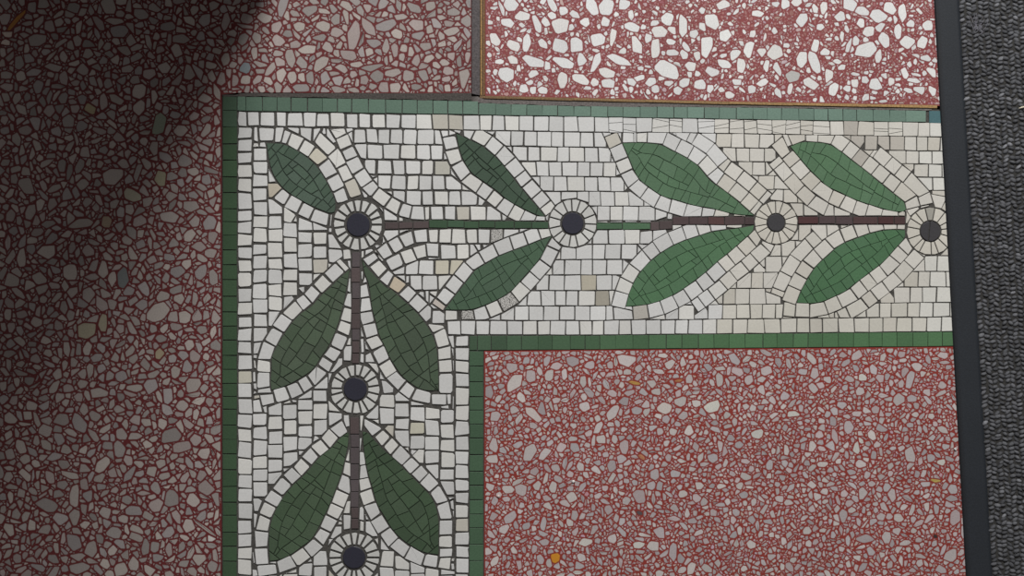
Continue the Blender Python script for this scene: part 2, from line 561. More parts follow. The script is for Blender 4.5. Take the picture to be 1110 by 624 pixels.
# contour courses round the leaves
def course(cv, s0, s1, d0, d1, sign, pitch=15.0, gap=None, mn=16):
    cs = cuts(s0, s1, pitch, 0.15)
    for a, b in zip(cs, cs[1:]):
        P = []
        for s, d in ((a, d0), (b, d0), (b, d1), (a, d1)):
            p = cv.at(s); n = cv.nrm(s)
            # beyond the ends continue straight
            P.append((p[0] + sign * n[0] * (d + J(0.2)), p[1] + sign * n[1] * (d + J(0.2))))
        addw(P, gap, mn)

def outside_sign(k, side):
    cv = leaf_curve[k][side]; p = cv.at(cv.L / 2); n = cv.nrm(cv.L / 2)
    c = centroid(leaf_poly[k])
    return 1 if (p[0] - c[0]) * n[0] + (p[1] - c[1]) * n[1] > 0 else -1

WC = 15.6
for k in ['2', '3', '4', '5', '6', '7', '8', '9', '10', '11', '1']:
    for side in (0, 1):
        cv = leaf_curve[k][side]
        s1 = cv.L
        if k == '1' and side == 1: s1 = cv.L * 0.55
        if k == '1' and side == 0: s1 = cv.L * 0.86
        # carry the course a little past the free tip on one side
        pts = cv.p[:]
        if not (k == '1'):
            a, b = pts[-3], pts[-1]; l = math.hypot(b[0] - a[0], b[1] - a[1]) or 1
            ext = 14 if side == 1 else 3
            pts = pts + [(b[0] + (b[0] - a[0]) / l * ext, b[1] + (b[1] - a[1]) / l * ext)]
            s1 = None
        c2 = Curve(pts)
        course(c2, 0, c2.L if s1 is None else s1, 0.2, WC, outside_sign(k, side))

# free courses
def free(pts, w=15.3, pitch=15.0):
    cv = Curve(smooth(pts))
    course(cv, 0, cv.L, -w / 2, w / 2, 1, pitch)
free([(364, 136), (369, 146), (378, 165), (389, 187), (404, 207), (420, 219), (434, 227), (449, 231), (466, 231)])
free([(405, 281), (419, 271.5), (435, 262), (448, 256.5), (464, 255)])
free([(412, 292), (430, 283), (446, 276.5), (460, 271), (476, 271)])
# second courses
for k, side, u0, u1 in [('1', 0, 0.1, 0.62), ('3', 0, 0.0, 0.62), ('4', 0, 0.0, 0.42), ('4', 1, 0.55, 1.0), ('6', 1, 0.0, 0.62),
                        ('7', 0, 0.55, 1.0), ('7', 1, 0.0, 0.75)]:
    cv = leaf_curve[k][side]
    course(cv, cv.L * u0, cv.L * u1, WC, WC * 1.95, outside_sign(k, side))
# round the last flower by the mat
cx, cy, R = 1008.7, 250.5, 26.5
arc = Curve([(cx + (R + 7.5) * math.cos(t), cy + (R + 7.5) * math.sin(t)) for t in [math.radians(d) for d in range(-165, -40, 8)]])
course(arc, 0, arc.L, -7, 7, 1)

# background rows and columns
def is_col(x, y):
    if y < 154: return False
    if x < 338 and y < 262: return True
    if x < 373 and 208 < y < 262: return True
    if y >= 262 and x < 386: return True
    if x < 509 and y > 262 + (x - 390) * 0.98 and x >= 386: return True
    return False
def fill_rows(fk, n, x0, x1):
    for k in n:
        cs = cuts(x0, x1, 15.4)
        prev = (J(), J())
        for a, b in zip(cs, cs[1:]):
            nx = (J(), J())
            m = (a + b) / 2
            if not is_col(m, (fk(m, k) + fk(m, k + 1)) / 2):
                addw([(a + prev[0], fk(a, k)), (b + nx[0], fk(b, k)), (b + nx[1], fk(b, k + 1)), (a + prev[1], fk(a, k + 1))])
            prev = nx
def fill_cols(bounds):
    for xa, xb in zip(bounds, bounds[1:]):
        cs = cuts(150, YB, 15.4)
        prev = (J(), J())
        for a, b in zip(cs, cs[1:]):
            nx = (J(), J())
            if is_col((xa + xb) / 2, (a + b) / 2):
                addw([(xa, a + prev[0]), (xb, a + prev[1]), (xb, b + nx[1]), (xa, b + nx[0])])
            prev = nx
fill_rows(rowb, [1], 273.6, 1060)
fill_rows(rowd, [5], 484, 1060)
fill_cols([273.6, 290.0, 306.3, 322.6, 339.0, 355.2, 371.5, 386])
fill_cols([386, 395, 411.2, 427.6, 444, 460.4, 476.8, 493])
fill_rows(rowb, [2, 3, 4, 5, 6], 322, 1060)
fill_rows(rowd, [0, 1, 2, 3, 4], 386, 1060)
# loose slivers in what is left
for yy0 in range(124, int(YB), 4):
    for xx0 in range(260, 1058, 4):
        if (yy0 > 356 and xx0 > 505) or yy0 < top_in(xx0) + 3 or (xx0 > 508 and yy0 > bot_in(xx0) - 3): continue
        if occ.covered(xx0, yy0): continue
        a = random.uniform(5.5, 7.5)
        p = [(xx0 - a, yy0 - a), (xx0 + a, yy0 - a), (xx0 + a, yy0 + a), (xx0 - a, yy0 + a)]
        addw(p, mn=22)

# ------------------------------------------------------------------ mosaic border object
ZB, ZT = -2.2, 0.0
mosaic = empty('mosaic_border', 0, 0)
tag(mosaic, 'mosaic floor border of white tesserae with green leaves and dark flowers turning a corner', 'mosaic')

bed = MB()
MO = lin((80, 78, 75))
def bed_prism(poly): bed.prism(poly, -12, -1.3, MO, 0)
bed_prism([(XL, top_out(XL)), (1060, top_out(1060)), (1060, bot_out(1060)), (XI1, bot_out(XI1)), (XI1, YB), (XL, YB)])
# keep the L one flat face
o = bed.build('mortar_bed', M_MORTAR, mosaic)
tag(o, 'dark grey mortar in the joints')


def patch(x, y):
    return x > 1003 - (0 if y < 200 else 0) and (y < 200 or y > 280) and x > 1000


SPECK = [(541, 254), (501, 341), (544, 329)]
BEIGE = {(649, 324): (165, 160, 148), (634, 308): (190, 184, 168), (298, 206): (196, 188, 172), (343, 166): (205, 200, 186), (478, 287): (205, 200, 184),
         (494, 285): (203, 198, 182), (433, 308): (205, 192, 172), (467, 298): (190, 188, 180), (451, 463): (205, 202, 186), (265, 412): (198, 195, 182),
         (480, 130): (186, 182, 172), (499, 131): (186, 182, 172), (476, 180): (190, 188, 178), (690, 335): (190, 186, 178), (474, 326): (205, 196, 188)}
wf = MB()
cracked = []
for p, g in white:
    c = centroid(p); x, y = c
    gp = g if g is not None else gapw(x, y) * random.uniform(0.75, 1.25)
    if y < 150 and x > 430: gp *= 0.75
    # hand cut corners
    q = [(a + J(0.35), b + J(0.35)) for a, b in p]
    if len(q) == 4 and random.random() < 0.75:
        pass
    q = shrink_convex(p, gp)
    if len(q) < 3 or abs(area(q)) < 6: continue
    jj = 0.75 if x < 420 or (y > 350 and x < 510) else 0.5 if x < 520 else 0.32
    q = [(a + J(jj), b + J(jj)) for a, b in q]
    # knock the corners off
    ch = random.uniform(0.03, 0.09) if x < 520 else random.uniform(0.02, 0.05)
    if len(q) <= 6:
        r = []
        for i in range(len(q)):
            a, b, d = q[i - 1], q[i], q[(i + 1) % len(q)]
            k = ch * random.uniform(0.4, 1.5)
            r += [(b[0] + (a[0] - b[0]) * k, b[1] + (a[1] - b[1]) * k), (b[0] + (d[0] - b[0]) * k, b[1] + (d[1] - b[1]) * k)]
        q = r
    base = random.choice([(217, 217, 216), (213, 213, 212), (219, 218, 214), (209, 209, 208)])
    if x > 780: base = random.choice([(213, 210, 203), (209, 206, 198), (214, 211, 204), (206, 202, 193)])
    if x > 780 and y > 330: base = random.choice([(209, 206, 196), (212, 209, 200), (204, 200, 190)])
    if patch(x, y) and x > 1001: base = (222, 221, 215)
    if random.random() < 0.02: base = (198, 194, 184)
    if 905 < x < 1002 and 132 < y < 175 and random.random() < 0.4: base = (183, 178, 170)
    mi = 0
    for (bx, by), bc in BEIGE.items():
        if abs(bx - x) < 7 and abs(by - y) < 7 and area(ccw(q)) > 60: base = bc
    for bx, by in SPECK:
        if abs(bx - x) < 7.6 and abs(by - y) < 7.6 and area(ccw(q)) > 40: mi = 1; base = (196, 194, 190)
    k = random.uniform(0.95, 1.04)
    cc = tuple(v * k for v in lin(base))
    z = ZT + random.uniform(-0.25, 0.12)
    # cracked, worn tiles along the top edge
    if 640 < x < 1000 and y < rowb(x, 1) - 3 and random.random() < (0.85 if 715 < x < 870 else 0.4):
        parts = [q]
        for _ in range(random.choice([1, 2, 2])):
            b = max(parts, key=lambda t: abs(area(t))); parts.remove(b)
            mx, my = centroid(b); an = random.uniform(-0.25, 0.22)
            my += random.uniform(-2.5, 2.5)
            nx, ny = -math.sin(an), math.cos(an)
            for s in (1, -1):
                h = clean(half(b, mx + s * nx * 0.22, my + s * ny * 0.22, s * nx, s * ny))
                if len(h) >= 3 and abs(area(h)) > 3: parts.append(h)
        for b in parts: wf.prism(b, ZB, z, cc, 0.12, 0.15, mi)
    else:
        wf.prism(q, ZB, z, cc, 0.4, 0.3, mi, 0.82)
o = wf.build('white_tesserae', [M_TILE, M_SPECK], mosaic)
tag(o, 'white and cream tesserae laid in rows and round the leaves')

# leaves
for k in LEAVES:
    ca, cb = leaf_curve[k]
    mb = MB()
    def P(u, v):
        a = ca.at(ca.L * u); b = cb.at(cb.L * u)
        return (a[0] + (b[0] - a[0]) * v, a[1] + (b[1] - a[1]) * v)
    def width(u):
        a = P(u, 0); b = P(u, 1); return math.hypot(a[0] - b[0], a[1] - b[1])
    L = (ca.L + cb.L) / 2
    N = 60
    rw = random.uniform(11.5, 13)
    def count(w): return 1 if w < rw * 1.15 else 2 if w < rw * 2.1 else 3 if w < rw * 3.3 else 4
    ns = [count(width((i + .5) / N)) for i in range(N)]
    # ban very short segments
    segs = []; i = 0
    while i < N:
        j = i
        while j < N and ns[j] == ns[i]: j += 1
        segs.append([i / N, j / N, ns[i]]); i = j
    i = 0
    while i < len(segs):
        if (segs[i][1] - segs[i][0]) * L < 9 and len(segs) > 1:
            if i > 0: segs[i - 1][1] = segs[i][1]; segs.pop(i); continue
            else: segs[1][0] = segs[0][0]; segs.pop(0); continue
        i += 1
    base = grn(LEAFCOL[k])
    gp = 0.22 if k in '34567' else 0.42
    bend = random.uniform(-0.06, 0.06)
    for u0, u1, n in segs:
        mid = 0.5 + J(0.05)
        def vv(r, u):
            if r == 0: return 0
            if r == n: return 1
            w = max(width(u), 1)
            if n == 2: return mid
            e = min(rw / w, 0.42)
            if r == 1: return e
            if r == n - 1: return 1 - e
            return mid
        for r in range(n):
            cs = cuts(u0, u1, 15.5 / L, 0.25)
            pr = 0.0
            for a, b in zip(cs, cs[1:]):
                sk = J(0.02) if b < u1 else 0
                m = 3
                us = [a + (b - a) * t / m for t in range(m + 1)]
                lo = [P(u, vv(r, u)) for u in us]
                us = [a + pr + (b + sk - a - pr) * t / m for t in range(m + 1)]
                hi = [P(u, vv(r + 1, u)) for u in us]
                q = clean(ccw(lo + hi[::-1]), 0.3)
                pr = sk
                if len(q) < 3: continue
                q = inset(q, gp * random.uniform(0.7, 1.4))
                if abs(area(q)) < 3: continue
                f = random.uniform(0.86, 1.12) if k in '1891011' else random.uniform(0.93, 1.07)
                h = J(0.04)
                mb.prism(q, ZB, ZT + random.uniform(-0.2, 0.15), (base[0] * (f + h), base[1] * f, base[2] * (f + h)), 0.2, 0.2, 0, 0.78)
    # dark green grout under the leaf
    gr = inset(leaf_poly[k], 0.3)
    dk = tuple(v * 0.45 for v in base)
    mb.face(tuple(mb.vert(x, y, -0.75, dk) for x, y in gr[::-1]))
    o = mb.build('leaf', M_GREEN, mosaic)
    tag(o, LEAFLAB[k])

# flowers
socc_polys = [ccw([q for q in t[0]]) for r in stem_runs for t in r[0]]
for cx, cy, r, R, n, gp, lab in FLOWERS:
    ring = MB()
    rot = random.uniform(0, 1)
    ang = [2 * math.pi * (i + rot + J(0.16)) / n for i in range(n)]
    for i in range(n):
        a0, a1 = ang[i], ang[(i + 1) % n]
        if a1 < a0: a1 += 2 * math.pi
        ri, ro = r + 0.9 + random.uniform(0, 1.2) * (gp > 0.7), R - (random.uniform(0, 2.2) if gp > 0.9 else 0.3)
        q = [(cx + ri * math.cos(a0), cy + ri * math.sin(a0)), (cx + ro * math.cos(a0), cy + ro * math.sin(a0)),
             (cx + (ro + 0.4) * math.cos((a0 + a1) / 2), cy + (ro + 0.4) * math.sin((a0 + a1) / 2)),
             (cx + ro * math.cos(a1), cy + ro * math.sin(a1)), (cx + ri * math.cos(a1), cy + ri * math.sin(a1))]
        q = shrink_convex(q, gp * 0.85)
        if len(q) < 3: continue
        for lf in occ.leaves:
            if lf.overlap(q) > 0.5: q = clean(lf.cut(ccw(q)))
            if len(q) < 3: break
        if len(q) < 3: continue
        for b in socc_polys:
            if inter_area(q, b) > 0.5: q = clean(best_cut(ccw(q), b))
            if len(q) < 3: break
        if len(q) < 3 or abs(area(q)) < 8: continue
        f = random.uniform(0.95, 1.06)
        base = lin((206, 206, 203)) if cx < 800 else lin((208, 204, 194))
        if cx > 1000 and abs(math.degrees(a0) - 255) < 18: base = lin((160, 158, 150))
        ring.prism(q, ZB, ZT + random.uniform(-0.2, 0.1), tuple(v * f for v in base), 0.4, 0.3, 0, 0.8)
    ring_o = ring.build('flower', M_TILE, mosaic); tag(ring_o, lab)
    d = MB()
    m = 36
    pts = [(cx + (r + J(0.25)) * math.cos(2 * math.pi * i / m), cy + (r + J(0.25)) * math.sin(2 * math.pi * i / m)) for i in range(m)]
    dc = lin((50, 50, 62)) if cx < 800 else lin((66, 65, 68))
    if cx > 1000:   # the last disc has split from top to foot
        for s in (1, -1):
            h = clean(half(ccw(pts), cx - 1.5 + s * 0.35, cy, s * 0.995, s * 0.09))
            d.prism(h, ZB, ZT + 0.05, dc, 0.4, 0.3)
    else:
        d.prism(pts, ZB, ZT + 0.05, dc, 0.5, 0.35)
    tag(d.build('flower_disc', M_GREEN, ring_o), 'dark round stone')

for t, lab in stem_runs:
    mb = MB()
    for p, c in t:
        q = shrink_convex(p, random.uniform(0.25, 0.55))
        if len(q) >= 3: mb.prism(q, ZB, ZT + random.uniform(-0.2, 0.05), c, 0.25, 0.2, 0, 0.65)
    tag(mb.build('stem', M_GREEN, mosaic), lab)

# green strips
def strip(name, lab, gen):
    mb = MB()
    for p, c in gen:
        q = shrink_convex(p, random.uniform(0.28, 0.6) if p[0][0] < 510 else random.uniform(0.12, 0.35))
        if len(q) < 3: continue
        q = [(a + J(0.2), b + J(0.2)) for a, b in q]
        f = random.uniform(0.88, 1.1); c = grn(c)
        mb.prism(q, ZB, ZT + random.uniform(-0.2, 0.1), tuple(v * f for v in c), 0.25, 0.2, 0, 0.8)
    tag(mb.build(name, M_GREEN, mosaic), lab)

def lerp3(a, b, t): return tuple(p + (q - p) * t for p, q in zip(a, b))
def gen_top():
    out = []
    cs = cuts(257, 1004, 16.8, 0.12)
    for a, b in zip(cs, cs[1:]):
        t = (a - 257) / 750
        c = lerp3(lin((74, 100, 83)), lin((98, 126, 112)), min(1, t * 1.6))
        o0 = 0.5 if a < 515 else 1.6 + 2.2 * math.exp(-((a - 620) / 120) ** 2)
        out.append(([(a + J(0.3), top_out(a) + o0), (b, top_out(b) + o0), (b + J(0.4), top_in(b) - .2), (a, top_in(a) - .2)], c))
    out.append(([(1007, 119.8), (1060, 120.5), (1060, 134.6), (1007, 133.2)], lin((60, 100, 106))))
    return out
def gen_left():
    cs = cuts(104, YB, 16.0, 0.16)
    return [([(XL + 0.5, a), (257, a + J(0.4)), (257, b + J(0.2)), (XL + 0.5, b)], lin((52, 79, 51)) if a > 130 else lin((54, 78, 58))) for a, b in zip(cs, cs[1:])]
def gen_bot():
    cs = cuts(XI0, 1060, 17.0, 0.15)
    return [([(a, bot_in(a) + .3), (b, bot_in(b) + .3), (b + J(0.4), bot_out(b) - .3), (a, bot_out(a) - .3)],
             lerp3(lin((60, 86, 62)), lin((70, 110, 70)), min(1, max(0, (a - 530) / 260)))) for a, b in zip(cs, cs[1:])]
def gen_in():
    cs = cuts(380.3, YB, 16.4, 0.12)
    return [([(XI0, a), (XI1 - .5, a + J(0.2)), (XI1 - .5, b + J(0.2)), (XI0, b)], lin((62, 92, 66))) for a, b in zip(cs, cs[1:])]
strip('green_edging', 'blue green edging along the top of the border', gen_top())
strip('green_edging', 'dark green edging down the left of the border', gen_left())
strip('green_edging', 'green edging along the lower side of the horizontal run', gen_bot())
strip('green_edging', 'green edging down the inner side of the upright run', gen_in())

# ------------------------------------------------------------------ terrazzo
RES = 2
GX0, GY0, GX1, GY1 = -60, -60, 1064, 690
GWID, GHEI = (GX1 - GX0) * RES, (GY1 - GY0) * RES
yy, xx = np.mgrid[0:GHEI, 0:GWID]
PXX = GX0 + (xx + .5) / RES; PYY = GY0 + (yy + .5) / RES


def shape(L, Wd, ang, n=None, irr=0.22):
    n = n or random.choice([5, 6, 6, 7, 7, 8])
    a0 = random.uniform(0, 6.28)
    pts = []
    for i in range(n):
        t = a0 + 2 * math.pi * (i + random.uniform(-0.33, 0.33)) / n
        r = random.uniform(1 - irr, 1 + irr * 0.55)
        # squarish profile
        c, s = math.cos(t), math.sin(t)
        e = 1 / max(abs(c), abs(s)) ** 0.35
        pts.append((c * r * e * L / 2, s * r * e * Wd / 2))
    ca, sa = math.cos(ang), math.sin(ang)
    pts = [(x * ca - y * sa, x * sa + y * ca) for x, y in pts]
    # hull, so the chip stays convex
    pts = sorted(pts)
    def hl(ps):
        h = []
        for p in ps:
            while len(h) >= 2 and (h[-1][0] - h[-2][0]) * (p[1] - h[-2][1]) - (h[-1][1] - h[-2][1]) * (p[0] - h[-2][0]) <= 0: h.pop()
            h.append(p)
        return h
    a = hl(pts); b = hl(pts[::-1])
    return a[:-1] + b[:-1]


def terrazzo(outline, clip_fn, matrix, chipcols, sizes, hand, name, label, edge_mix=0.5, gap=0.7, dust=None, vary=0.16, tight=0.5, rims=()):
    mb = MB()
    mb.prism(outline, -14, -0.35, matrix, 0)
    ok = clip_fn(PXX, PYY)
    free_g = ok.copy()
    nchip = 0

    tocc = Occ()
    for r in rims: tocc.add(r)

    def put(poly, c, mn, hand=False):
        nonlocal nchip
        p = clean(ccw(poly)); A0 = abs(area(p))
        p = tocc.clip(p, 0.15)
        if len(p) < 3: return False
        A = abs(area(p))
        if A < mn * A0: return False
        b = bbox(p)
        # not too thin, not over the slab's rim
        per = sum(math.hypot(p[i][0] - p[i - 1][0], p[i][1] - p[i - 1][1]) for i in range(len(p)))
        if A / (per * per) < (0.018 if hand else 0.032): return False
        if b[0] < GX0 or b[1] < GY0 or b[2] > GX1 - 1 or b[3] > GY1 - 1: return False
        tocc.add(p)
        x0 = max(0, int((b[0] - GX0) * RES)); x1 = int((b[2] - GX0) * RES) + 2
        y0 = max(0, int((b[1] - GY0) * RES)); y1 = int((b[3] - GY0) * RES) + 2
        X = PXX[y0:y1, x0:x1]; Y = PYY[y0:y1, x0:x1]
        ins = np.ones(X.shape, bool); n = len(p)
        for i in range(n):
            s, e = p[i], p[(i + 1) % n]
            ins &= ((X - s[0]) * -(e[1] - s[1]) + (Y - s[1]) * (e[0] - s[0])) > 0
        free_g[y0:y1, x0:x1][ins] = False
        sz = math.sqrt(A)
        p = shrink_convex(p, min(gap * random.uniform(0.35, 0.75), sz * 0.12))
        if len(p) < 3: return False
        n = len(p); r = []
        for i in range(n):
            a, bq, d = p[i - 1], p[i], p[(i + 1) % n]
            k = random.uniform(0.06, 0.2)
            r += [(bq[0] + (a[0] - bq[0]) * k, bq[1] + (a[1] - bq[1]) * k), (bq[0] + (d[0] - bq[0]) * k, bq[1] + (d[1] - bq[1]) * k)]
        r = clean(r, 0.12)
        if len(r) < 3: return False
        inn = inset(r, min(0.7, sz * 0.13))
        ce = tuple((c[i] * (1 - edge_mix) + matrix[i] * 0.75 * edge_mix) for i in range(3))
        z = -0.3 + 0.05 * (nchip % 3)
        lo = [mb.vert(x, y, z, ce) for x, y in r]
        if len(inn) == len(r) and sz > 2.0:
            hi = [mb.vert(x, y, z + 0.02, c) for x, y in inn]
            for i in range(len(r)):
                j = (i + 1) % len(r)
                mb.face((lo[j], lo[i], hi[i], hi[j]))
            mb.face(tuple(hi[::-1]))
        else:
            mb.face(tuple(lo[::-1]))
        nchip += 1
        return True

    def pick():
        c = lin(random.choice(chipcols)); f = random.uniform(1 - vary, 1 + vary)
        return tuple(v * f for v in c)
    for (ox, oy, s), lst in hand:
        for h in lst:
            x, y, L, Wd, a = h[:5]
            c = lin(h[5]) if len(h) > 5 else pick()
            poly = [(ox + x / s + px, oy + y / s + py) for px, py in shape(L / s * 1.2, Wd / s * 1.2, math.radians(a), n=random.choice([5, 5, 6, 6, 7]), irr=0.2)]
            put(poly, c, 0.55, True)
    xs = np.nonzero(ok.any(0))[0]; ys = np.nonzero(ok.any(1))[0]
    for dia, tries in sizes:
        # draw start points only from what is still free
        fy, fx = np.nonzero(free_g)
        idx = rng.integers(0, len(fx), tries)
        for q in idx:
            iy, ix = fy[q], fx[q]
            if not free_g[iy, ix]: continue
            d = dia * random.uniform(0.85, 1.2); asp = random.choice([1, 1.15, 1.3, 1.5, 1.8, 2.2])
            cx, cy = GX0 + ix / RES, GY0 + iy / RES
            sa = math.sqrt(asp)
            poly = [(cx + a, cy + b) for a, b in shape(d * sa, d / sa, random.uniform(0, 3.14), n=random.choice([4, 5, 5, 6, 6, 7]), irr=0.3)]
            put(poly, dust() if (dust and dia < 4.3 or dust and dia < 6 and random.random() < 0.6) else pick(), tight)
    o = mb.build(name, M_TERRAZZO)
    tag(o, label, 'terrazzo')
    return o


def mat_left(y): return 1012 + y * 35 / 624

OR = (176, 132, 62)
# --- outer panel: left side and along the top up to the brass
H_TL = ((0, 0, 3.9), [(160, 165, 80, 55, -15), (460, 25, 65, 60, 0), (500, 130, 75, 50, -5), (490, 420, 85, 35, 30), (290, 510, 50, 55, 0), (380, 460, 45, 55, -30, (170, 158, 128)),
        (480, 90, 80, 30, 5), (865, 85, 65, 50, -30), (710, 110, 70, 40, -10), (800, 305, 60, 65, 0), (630, 310, 70, 50, -30), (935, 335, 50, 60, 0), (765, 165, 75, 45, 0),
        (585, 385, 55, 60, 20), (670, 525, 50, 85, 15, (140, 148, 132)), (765, 550, 60, 50, 0), (820, 490, 55, 40, -20), (590, 455, 50, 60, 0), (70, 85, 105, 22, -48, (178, 124, 62)),
        (30, 140, 50, 35, 20, (205, 190, 180)), (25, 178, 42, 30, 0, (215, 200, 190)), (220, 230, 85, 20, -50), (110, 550, 60, 45, -20), (70, 590, 35, 60, -20), (20, 550, 45, 35, 0),
        (140, 305, 60, 40, 0), (160, 365, 45, 60, 10), (130, 30, 55, 50, 0), (310, 35, 55, 40, 0), (570, 340, 40, 40, 0), (20, 80, 50, 45, 0), (85, 320, 50, 45, 0), (540, 290, 55, 40, 0), (455, 355, 40, 40, 0)])
H_TM = ((230, 0, 3.7), [(565, 140, 120, 50, -75), (628, 110, 85, 38, 55), (692, 105, 90, 42, -15), (445, 105, 60, 50, 0), (390, 40, 70, 45, -20), (540, 25, 60, 40, 20), (265, 160, 50, 45, 60), (350, 108, 45, 40, 0),
        (140, 75, 50, 45, 0), (210, 75, 60, 42, 15), (283, 25, 75, 35, -75), (385, 198, 80, 40, -5), (315, 235, 75, 40, 70), (440, 255, 80, 45, -45), (362, 252, 55, 40, 60), (300, 135, 50, 35, 0),
        (335, 180, 50, 40, 0), (545, 218, 65, 40, 15), (650, 172, 60, 40, 5), (742, 135, 50, 40, 40), (820, 98, 60, 55, 0), (810, 30, 60, 38, 30), (755, 68, 55, 28, -5), (735, 200, 60, 35, 80),
        (640, 270, 85, 35, -15), (580, 258, 60, 28, 0), (520, 275, 55, 35, 10), (500, 245, 55, 25, 0), (725, 292, 70, 38, 0), (665, 305, 55, 55, -40), (785, 302, 50, 50, 0), (847, 300, 50, 40, 60),
        (735, 355, 48, 50, 0), (690, 352, 45, 50, 0), (567, 300, 38, 40, 0), (505, 320, 55, 45, 30), (455, 310, 60, 50, -40), (392, 312, 40, 55, 0), (322, 308, 40, 55, 10), (278, 302, 50, 55, 20),
        (357, 353, 65, 35, 0), (232, 278, 60, 30, -50), (268, 250, 50, 38, 0), (192, 258, 55, 28, 10), (195, 285, 50, 25, 5), (225, 322, 40, 35, 20), (132, 270, 45, 45, 0, (130, 138, 142)), (132, 320, 45, 38, 0),
        (92, 322, 32, 50, 0), (35, 320, 50, 55, 0), (820, 240, 55, 35, -70), (770, 195, 35, 35, 0), (870, 235, 50, 32, -10), (960, 125, 60, 35, -15), (1022, 85, 50, 42, 40), (970, 48, 50, 32, 0),
        (918, 142, 32, 50, 0), (858, 185, 45, 40, 0), (875, 25, 45, 35, -30), (950, 95, 50, 28, 0), (1010, 315, 42, 75, 0), (940, 318, 40, 28, 0), (900, 262, 40, 30, 0), (990, 245, 25, 50, 0),
        (875, 360, 30, 50, 20), (818, 350, 50, 32, 0), (430, 150, 60, 35, 0), (500, 130, 50, 45, -30), (595, 155, 30, 70, 10), (170, 215, 30, 50, 0), (265, 215, 45, 35, 0), (465, 190, 50, 35, 30),
        (610, 320, 32, 38, 0), (605, 352, 30, 25, 0), (485, 35, 45, 35, 20), (495, 75, 35, 45, 0)])
H_L2 = ((0, 150, 2.6), [(75, 132, 50, 50, 0), (315, 105, 60, 45, -20), (225, 240, 65, 30, -10), (130, 322, 55, 35, -10), (345, 390, 38, 55, 10, (118, 122, 122)), (445, 490, 60, 45, -20),
        (245, 540, 55, 45, -30, (165, 158, 138)), (290, 520, 30, 50, 10, (165, 158, 138)), (372, 160, 55, 35, 30, (170, 165, 148)), (452, 112, 40, 45, 0, (160, 155, 132)), (540, 192, 50, 30, 0), (590, 240, 38, 45, 0),
        (300, 235, 32, 38, 0, (160, 145, 125)), (475, 220, 50, 35, 0), (560, 305, 45, 30, -10), (600, 280, 30, 40, 0), (35, 400, 45, 40, 0), (30, 215, 25, 40, 10), (85, 205, 30, 50, 20), (250, 315, 32, 38, 0),
        (290, 370, 38, 50, 0), (250, 440, 35, 45, 0), (285, 465, 35, 50, -30), (520, 65, 38, 35, 0), (545, 95, 35, 25, 0), (450, 605, 30, 35, 0, (165, 152, 128)), (60, 335, 25, 50, 0), (200, 375, 40, 40, 0),
        (110, 395, 40, 40, 0), (520, 505, 35, 35, 0), (595, 322, 34, 30, 0), (600, 390, 28, 40, 0), (460, 445, 40, 30, 0), (500, 375, 40, 35, 0)])
H_L3 = ((0, 390, 2.665), [(490, 220, 75, 45, -15), (525, 250, 50, 35, -10), (560, 72, 50, 40, -30), (485, 105, 35, 50, 0), (435, 75, 40, 45, 30), (178, 175, 50, 40, -20), (230, 185, 35, 60, -30), (60, 250, 35, 50, -20),
        (130, 205, 40, 35, 0), (345, 258, 35, 45, 0), (350, 215, 38, 40, 0), (295, 305, 50, 32, -50), (375, 330, 60, 25, -60), (215, 390, 28, 60, 5), (135, 420, 60, 40, 10), (215, 525, 60, 42, 40),
        (175, 460, 45, 40, 10), (265, 545, 40, 50, 20), (230, 600, 55, 38, 0), (450, 370, 30, 45, -20), (495, 398, 38, 50, 0), (595, 370, 45, 38, 40), (450, 420, 40, 45, 30), (385, 435, 45, 35, 0),
        (575, 575, 40, 40, -30), (420, 540, 25, 45, 10), (330, 500, 45, 32, 0), (590, 270, 35, 35, 0), (285, 95, 50, 32, 0), (240, 140, 30, 40, -20), (390, 80, 50, 25, -5), (470, 185, 28, 35, 0),
        (540, 20, 30, 40, 0), (25, 490, 35, 45, 0), (485, 500, 38, 32, -20), (350, 605, 40, 40, 0), (215, 455, 38, 50, 0), (590, 485, 75, 14, 35), (612, 512, 26, 30, 0, (205, 200, 196)), (545, 480, 40, 38, 0)])
GREYS = [(160, 151, 147), (168, 159, 154), (149, 142, 139), (174, 165, 159), (157, 150, 149), (162, 150, 147)]
terrazzo([(-60, -60), (511, -60), (511, 101.5), (430, 101), (330, 100.5), (262, 100), (240.3, 102.5), (240.3, 690), (-60, 690)],
         lambda X, Y: ((X < 239.6) | ((Y < 101.0) & (X < 511))),
         lin((104, 43, 44)), GREYS,
         [(14, 1500), (12, 3000), (10, 3500), (8, 4000), (6, 4000), (4.4, 4500), (3.2, 5000), (2.3, 4000)],
         [H_TL, H_TM, H_L2, H_L3], 'terrazzo_panel',
         'dark red terrazzo slab packed with grey chips left of and above the mosaic corner', 0.55, 1.35, tight=0.56,
         rims=[[(239.8, 101), (700, 101), (700, 800), (239.8, 800)], [(511, -200), (700, -200), (700, 150), (511, 150)]])

